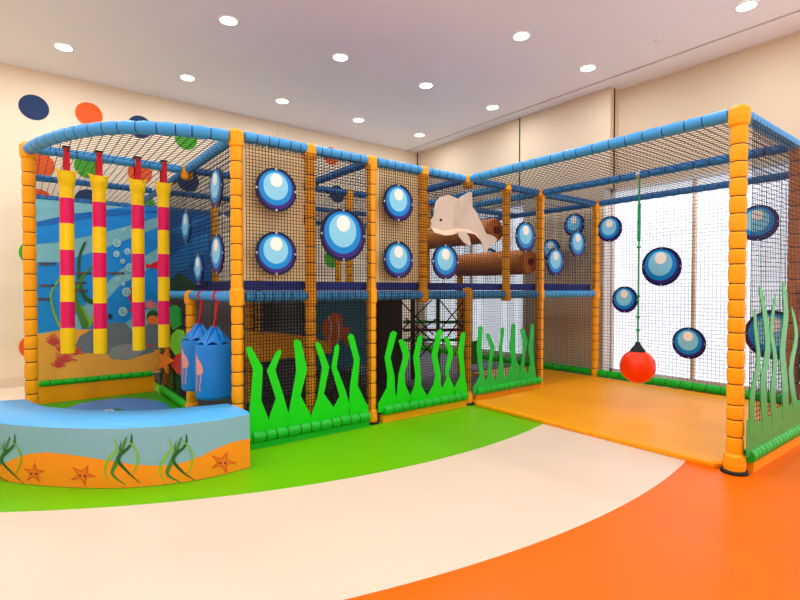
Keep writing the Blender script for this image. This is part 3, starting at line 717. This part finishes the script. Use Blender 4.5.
# ------------------------------------------------------------------ coloured foam shapes on the lower side net
def flatshape(name, pts, mt, label, cat, off=-.01, tk=.02):
    o = MB(); o.prism([onU(x, y, off) for x, y in pts], (-tk, 0, 0), mt); return o.build(name, label=label, cat=cat, group='foam shapes tied to the side net')
def star(cx, cy, rx, ry, ph=0, k=.42, n=5):
    out = []
    for i in range(n * 2):
        a = ph + pi * i / n; q = 1 if i % 2 == 0 else k
        out.append((cx + rx * q * sin(a), cy - ry * q * cos(a)))
    return out
flatshape('starfish_cutout', star(166, 361, 9, 14, .3), 'star_orange', 'orange starfish cutout tied beside the bottom of the fourth tube', 'starfish cutout', -.03)
flatshape('foam_shape', [(171, 307), (176, 305), (181, 309), (182, 325), (175, 330), (171, 322)], 'leaf_green', 'dark green foam shape, highest on the side net', 'foam shape')
flatshape('foam_shape', [(173, 335), (179, 329), (184, 331), (187, 343), (185, 352), (177, 355), (172, 347)], 'lime', 'lime green foam shape in the middle of the side net', 'foam shape')
flatshape('foam_shape', [(172, 364), (179, 354), (185, 352), (187, 364), (184, 376), (178, 372)], 'shape_red', 'red foam shape just above the striped board', 'foam shape')
o = MB()
cols = ['brown_pad', 'lime', 'dark_brown', 'leaf_green', 'purple', 'maroon']
xs = [166, 170, 173, 176, 179.5, 183, 187]
for i in range(6):
    a = onU(xs[i], 370, .03); b = onU(xs[i + 1], 370, .03); o.box((.03, a.y, .10), (.06, b.y, .42 + .03 * (i % 2)), cols[i])
o.build('striped_board', label='low board of upright coloured strips behind the punch bags', cat='board')

# ------------------------------------------------------------------ red ball on the green rope
rp = onU(639.5, 180, N(6)); by = rp.y
bc = Vector((N(6), by, .458)); R = .179
t = root('ball_swing', bc - Vector((0, 0, R)), 'red rubber ball hanging on a green rope above the yellow mat', 'ball swing')
MB().ball(bc, R, 'ball_red', nu=32, nv=20).build('ball', t)
MB().lathe(bc, [(.085, R * .87), (.07, R * 1.0), (.03, R + .055), (.018, R + .085)], 'rubber', 20).build('top_cone', t, label='black cone on the ball')
MB().tube([bc + Vector((0, 0, R + .07)), Vector((N(6), by, H - .03))], .010, 'rope_green', 8).build('rope', t)
MB().tube([Vector((N(6), by, H - .30)), Vector((N(6), by, H - .42)), Vector((N(6), by, H - .70))], .018, 'rope_green', 8).build('splice', t)
for yy in (223, 247, 296, 317, 330):
    q = onU(639.5, yy, N(6)); MB().ball((N(6), by, q.z), .021, 'rope_green', (1, 1, .8), 10, 6).build('knot', t)
MB().rings([Vector((N(6), by - .02, H)), Vector((N(6), by + .02, H))], [.048, .048], 'steel', 16).build('hanging_clamp', t)

# ------------------------------------------------------------------ mural
mp = lambda x, y, k=0: onV(x, y, -V2 + .012 + k * .0012)
def mpoly(o, pts, mt, k): o.prism([mp(x, y, k) for x, y in pts], (0, -.001, 0), mt)
cm = lambda x, y: (30 + x / 3.527, 230 + y / 3.527)     # crop of the lower mural
cn_ = lambda x, y: (x / 4, 220 + y / 4)
t = root('mural_panel', P(-.65, -V2, .28), 'printed sea mural with kelp, fish, rocks and coral, behind the striped tubes', 'mural')
o = MB(); o.box(P(UL + .03, -V2 - .012, .27), P(.035, -V2 + .012, 2.27), 'mural_pale')
z_ = lambda x, zz: mp(x, 0)  # unused
def clampx(pts): return [(x, y) for x, y in pts]
for pts in ([(36.6, 244), (36.6, 226), (90, 212), (130, 206), (161.5, 209), (161.5, 216), (110, 231), (60, 242)],
            [(36.6, 333), (36.6, 262), (60, 262), (100, 250), (161.5, 226), (161.5, 246), (120, 270), (90, 300), (60, 330)],
            [(80, 330), (120, 285), (161.5, 262), (161.5, 300), (120, 326)]):
    mpoly(o, pts, 'mural_blue', 1)
mpoly(o, [(36.6, 222), (70, 214), (120, 209), (161.5, 211.5), (161.5, 212.5), (100, 217), (36.6, 227)], 'mural_deep', 2)
mpoly(o, [(36.6, 383), (36.6, 335), (60, 330), (90, 329), (120, 334), (161.5, 330), (161.5, 371)], 'mural_sand', 3)
mpoly(o, [cm(*p) for p in [(160, 410), (175, 375), (220, 350), (290, 325), (340, 330), (370, 370), (410, 385), (440, 430), (400, 440), (340, 458), (290, 455), (270, 435), (190, 435)]], 'mural_rock', 4)
mpoly(o, [cm(*p) for p in [(275, 440), (290, 415), (340, 400), (380, 410), (400, 430), (360, 455), (300, 457)]], 'mural_rock_light', 5)
mpoly(o, [cm(*p) for p in [(395, 395), (405, 340), (430, 325), (455, 340), (455, 420), (420, 425)]], 'mural_rock', 5)
def mrib(cl, w0, w1, mt, k, conv=cn_):
    cl = [conv(*p) for p in catmull(cl, 5)]; n = len(cl); Lp = []; Rp = []
    for i, (x, y) in enumerate(cl):
        a = cl[max(i - 1, 0)]; b = cl[min(i + 1, n - 1)]; dx, dy = b[0] - a[0], b[1] - a[1]; l = math.hypot(dx, dy) or 1
        q = i / (n - 1); w = max(.15, w0 + (w1 - w0) * q) * (1 if 0 < i < n - 1 else .3)
        Lp.append((x + dy / l * w, y - dx / l * w)); Rp.append((x - dy / l * w, y + dx / l * w))
    mpoly(o, Lp + Rp[::-1], mt, k)
mrib([(342, 85), (318, 150), (318, 240), (340, 310), (380, 330)], 1.2, 2.6, 'kelp_dark', 6)
mrib([(245, 225), (205, 290), (212, 360), (240, 430)], .8, 1.4, 'kelp_light', 6)
mrib([(375, 180), (330, 230), (300, 300), (320, 370), (345, 430)], .8, 4.2, 'kelp_mid', 7)
mrib([(240, 230), (262, 300), (290, 330), (330, 360), (350, 430)], 1.2, 3.0, 'kelp_light', 6)
mrib([(400, 330), (375, 380), (352, 430)], .8, 2.2, 'kelp_light', 7)
for x, y, s2 in ((185, 175, 38), (330, 213, 34), (460, 213, 36), (185, 262, 34), (300, 252, 45), (310, 283, 40), (170, 316, 28), (390, 212, 26)):
    X, Y = cn_(x, y); h = s2 / 4
    fish = [(X - h, Y), (X - h * .3, Y - 1.3), (X + h * .6, Y - .6), (X + h, Y - 1.5), (X + h, Y + 1.4), (X + h * .6, Y + .6), (X - h * .3, Y + 1.4)]
    fish = [(max(p[0], 37), p[1]) for p in fish]
    mpoly(o, fish, 'fish_dark', 8); mpoly(o, [(X - h * .6, Y + .1), (X + h * .3, Y - .2), (X + h * .3, Y + .3), (X - h * .5, Y + .7)], 'fish_brown', 9)
for x, y, r_ in ((468, 92, 4), (466, 136, 3), (510, 126, 3.2), (490, 165, 2.4), (519, 190, 4), (472, 237, 2), (511, 233, 2.6), (493, 256, 1.8), (506, 288, 4.4), (492, 366, 4.4), (495, 40, 1.8), (545, 60, 2.6)):
    X, Y = cn_(x, y); mpoly(o, blob(X, Y, r_, r_ * 1.05, 20), 'bubble_print', 8); mpoly(o, blob(X, Y, r_ * .68, r_ * .72, 20), 'mural_pale', 9); mpoly(o, blob(X + r_ * .2, Y - r_ * .2, r_ * .25, r_ * .3, 10), 'bubble_print', 10)
mpoly(o, [cn_(*p) for p in [(583, 172), (598, 180), (615, 170), (635, 162), (640, 190), (620, 195), (600, 188), (585, 194)]], 'fish_red', 9)
mrib([(528, 270), (518, 300), (530, 340), (520, 368)], 1.2, 1.0, 'fish_red', 8)
random.seed(3)
for cx, cy, sz in ((215, 490, 11), (250, 520, 9), (262, 556, 13), (300, 530, 9), (235, 580, 9), (600, 345, 7)):
    X, Y = cn_(cx, cy)
    for k in range(9):
        a = -pi / 2 + (k - 4) * .38; l = sz * random.uniform(.6, 1)
        pts = [(cx, cy + sz), (cx + cos(a) * l * 2, cy + sin(a) * l * 2 + 4), (cx + cos(a + .15) * l * 4, cy + sin(a + .15) * l * 4)]
        mrib(pts, 1.0, .5, 'coral_red' if cy > 400 else 'coral_pink', 6 + .1 * k)
X, Y = cn_(440, 385); mpoly(o, star(X, Y, 3.6, 4.2, 0, .45, 9), 'urchin', 9)
X, Y = cn_(612, 390)
mpoly(o, blob(X, Y, 6.4, 7.5, 20), 'kelp_dark', 8); mpoly(o, blob(X, Y + 2.5, 5.6, 4.6, 20), 'clown_orange', 9)
X, Y = cn_(600, 502); mpoly(o, star(X, Y, 3.5, 3, .2), 'coral_red', 9)
o.build('mural_print', t)
# second mural piece, on the upper storey behind the side net
o = MB(); o.box(P(.03, -V2 - .012, DZ - .0), P(N(1) - .0, -V2 + .012, 2.26), 'mural_deep')
o.prism([mp(x, y, 1) for x, y in [(165, 282), (165, 262), (190, 240), (208, 232), (208, 250), (185, 268)]], (0, -.001, 0), 'mural_blue')
o.prism([mp(x, y, 1) for x, y in [(166, 232), (190, 219), (206, 219), (180, 234)]], (0, -.001, 0), 'mural_blue')
o.prism([mp(x, y, 1) for x, y in [(165, 290), (178, 272), (190, 280), (200, 290)]], (0, -.001, 0), 'kelp_dark')
o.build('mural_panel', label='dark blue sea mural piece behind the side net, above the punch bags', cat='mural')

# ------------------------------------------------------------------ curved bench
BZ = .40
bo = catmull([(-.075, .455), (-.42, .475), (-.82, .345), (-1.19, .045), (-1.50, -.33), (-1.74, -.74), (-1.84, -1.13)], 10)
bi = catmull([(-.115, .085), (-.36, .03), (-.63, -.045), (-.90, -.24), (-1.05, -.40), (-1.24, -.68), (-1.35, -1.06)], 10)
t = root('curved_bench', P(-.9, 0, 0), 'low curved soft bench, blue on top, with seaweed and starfish printed on its front', 'bench')
n = len(bo)
top = MB(); rs_ = .02
vi = [P(*p, BZ) for p in bi]; vo = [P(p[0], p[1], BZ) for p in bo]
din = [(a - b).normalized() for a, b in zip(vi, vo)]
vo1 = [a + d_ * rs_ for a, d_ in zip(vo, din)]; vo0 = [P(p[0], p[1], BZ - .014) for p in bo]
mid = [(a + b) / 2 + Vector((0, 0, .008)) for a, b in zip(vi, vo1)]
vl = [P(*p, BZ - .03) for p in bi]
G = [vo0, vo1, mid, vi, vl]
vs = [x for row in G for x in row]
top.add(vs, [(k * n + i, (k + 1) * n + i, (k + 1) * n + i + 1, k * n + i + 1) for k in range(4) for i in range(n - 1)], 'bench_top', True)
top.add([vo0[0], vo1[0], mid[0], vi[0], vl[0]], [(0, 1, 2, 3, 4)], 'bench_teal')
top.build('seat_top', t)
body = MB()
Wp = lambda k, z, off=0: P(bo[k][0], bo[k][1], z)
lo = [P(p[0], p[1], .002) for p in bo]; li = [P(p[0], p[1], .002) for p in bi]
body.add(lo + vo0, [(i + 1, i, n + i, n + i + 1) for i in range(n - 1)], 'bench_teal', True)
body.add(li + vl, [(i, i + 1, n + i + 1, n + i) for i in range(n - 1)], 'bench_top', True)
body.add([lo[0], li[0], vl[0], vo0[0]], [(0, 1, 2, 3)], 'bench_teal'); body.add([lo[-1], li[-1], vl[-1], vo0[-1]], [(3, 2, 1, 0)], 'bench_teal')
# screen-traced print wrapped on the curved front
def proj(p):
    d = p - EYE; z = d.dot(_f); return 400 + F * d.dot(_r) / z, 300 - F * d.dot(_u) / z
cum = [0]
for a, b in zip(lo, lo[1:]): cum.append(cum[-1] + (b - a).length)
xlo = [proj(a)[0] for a in lo]
def s_of(x):
    for i in range(len(xlo) - 1):
        if xlo[i] >= x >= xlo[i + 1]:
            return cum[i] + (cum[i + 1] - cum[i]) * (x - xlo[i]) / (xlo[i + 1] - xlo[i])
    i = 0 if x > xlo[0] else len(xlo) - 2
    while i > 0 and xlo[i] - xlo[i+1] < 3: i -= 1
    return cum[i] + (cum[i + 1] - cum[i]) * (x - xlo[i]) / (xlo[i + 1] - xlo[i])
def at_s(s2, z, off):
    s2 = min(max(s2, .0), cum[-1])
    for i in range(len(cum) - 1):
        if s2 <= cum[i + 1] + 1e-9:
            q = (s2 - cum[i]) / (cum[i + 1] - cum[i]); p = lo[i].lerp(lo[i + 1], q); d_ = (lo[i + 1] - lo[i]).normalized(); nn = Vector((-d_.y, d_.x, 0))
            if nn.dot(EYE - p) < 0: nn = -nn
            p = p + nn * off; p.z = z; return p
def fr(x, y):   # photo point -> (arc length, height) on the front
    s2 = s_of(x); p = at_s(s2, 0, 0); d = (p - EYE); depth = Vector((d.x, d.y, 0)).dot(_f0)
    z = CH + depth * ((300 - y) / F - math.tan(PIT)) 
    return s2, min(max(z, .004), BZ - .02)
def front_rib(cl, w, mt, k):
    w *= .62
    cl = catmull([fr(*p) for p in cl], 6); n_ = len(cl); Lp = []; Rp = []
    for i, (x, y) in enumerate(cl):
        a = cl[max(i - 1, 0)]; b = cl[min(i + 1, n_ - 1)]; dx, dy = b[0] - a[0], b[1] - a[1]; l = math.hypot(dx, dy) or 1
        q = i / (n_ - 1); ww = w * (.25 + .95 * sin(pi * min(1, q * 1.05 + .02)) ) if i else w * .1
        Lp.append((x + dy / l * ww, y - dx / l * ww)); Rp.append((x - dy / l * ww, y + dx / l * ww))
    off = .0015 + k * .0008
    body.add([at_s(*p, off) for p in Lp] + [at_s(*p, off) for p in Rp], [(i, i + 1, n_ + i + 1, n_ + i) for i in range(n_ - 1)], mt)
def front_fan(c_, pts, mt, k):
    off = .0015 + k * .0008; c2_ = fr(*c_); P_ = [fr(*p) for p in pts]; m_ = len(P_)
    body.add([at_s(*c2_, off)] + [at_s(*p, off) for p in P_], [(0, 1 + i, 1 + (i + 1) % m_) for i in range(m_)], mt)
cb = lambda x, y: (x / 2.963, 350 + y / 2.963)
wave = [cb(*p) for p in [(738, 265), (690, 275), (640, 295), (590, 320), (540, 338), (480, 346), (400, 343), (330, 332), (270, 322), (200, 312), (140, 306), (90, 310), (50, 322), (0, 345), (-60, 350)]]
wv = [fr(*p) for p in wave]; wv[0] = (0, wv[0][1]); wv.append((cum[-1], .14))
samp = []
for a, b in zip(wv, wv[1:]):
    for q in range(5): samp.append((a[0] + (b[0] - a[0]) * q / 5, a[1] + (b[1] - a[1]) * q / 5))
samp.append(wv[-1]); k_ = len(samp)
body.add([at_s(s2, z, .001) for s2, z in samp] + [at_s(s2, .003, .001) for s2, z in samp], [(i, i + 1, k_ + i + 1, k_ + i) for i in range(k_ - 1)], 'bench_sand')
for ox, sc_ in ((0, 1), (162, 1), (-345, 1)):
    T = lambda pts: [cb(x + ox, y) for x, y in pts]
    front_rib(T([(338, 262), (348, 295), (322, 330), (312, 365), (330, 402)]), .012, 'kelp_light', 1)
    front_rib(T([(378, 258), (362, 300), (345, 340), (335, 372), (372, 403)]), .020, 'kelp_mid', 2)
    front_rib(T([(362, 270), (358, 300), (388, 290)]), .005, 'kelp_dark', 3)
    front_rib(T([(392, 250), (388, 285), (352, 325), (380, 365), (416, 398)]), .014, 'kelp_dark', 3)
    front_rib(T([(382, 268), (408, 310), (404, 350), (388, 375)]), .009, 'kelp_light', 4)
for cx, cy, rx, ry, ph in ((102, 368, 34, 33, .1), (246, 374, 42, 34, .45), (660, 336, 42, 34, .35)):
    pts = [cb(*p) for p in star(cx, cy, rx, ry, ph, .36)]
    front_fan(cb(cx, cy), pts, 'star_red', 2)
    pts = [cb(*p) for p in star(cx, cy, rx * .8, ry * .8, ph, .36)]
    front_fan(cb(cx, cy), pts, 'star_orange', 3)
    for dx in (-7, 7): front_fan(cb(cx + dx, cy + 2), [cb(*p) for p in blob(cx + dx, cy + 2, 3, 3.4, 8)], 'rubber', 4)
body.build('bench_body', t)

for o in bpy.data.objects:
    if '_o' in o: del o['_o']

# ------------------------------------------------------------------ world and view
w = bpy.data.worlds.new('world'); S.world = w; w.use_nodes = True
w.node_tree.nodes['Background'].inputs[0].default_value = (.8, .88, 1, 1); w.node_tree.nodes['Background'].inputs[1].default_value = .5
S.view_settings.view_transform = 'Standard'; S.view_settings.look = 'None'; S.view_settings.gamma = 1; S.view_settings.exposure = -0.82
S.view_settings.use_curve_mapping = False
S.cycles.use_denoising = True; S.cycles.max_bounces = 10; S.cycles.diffuse_bounces = 8; S.cycles.sample_clamp_indirect = 6
S.render.film_transparent = False
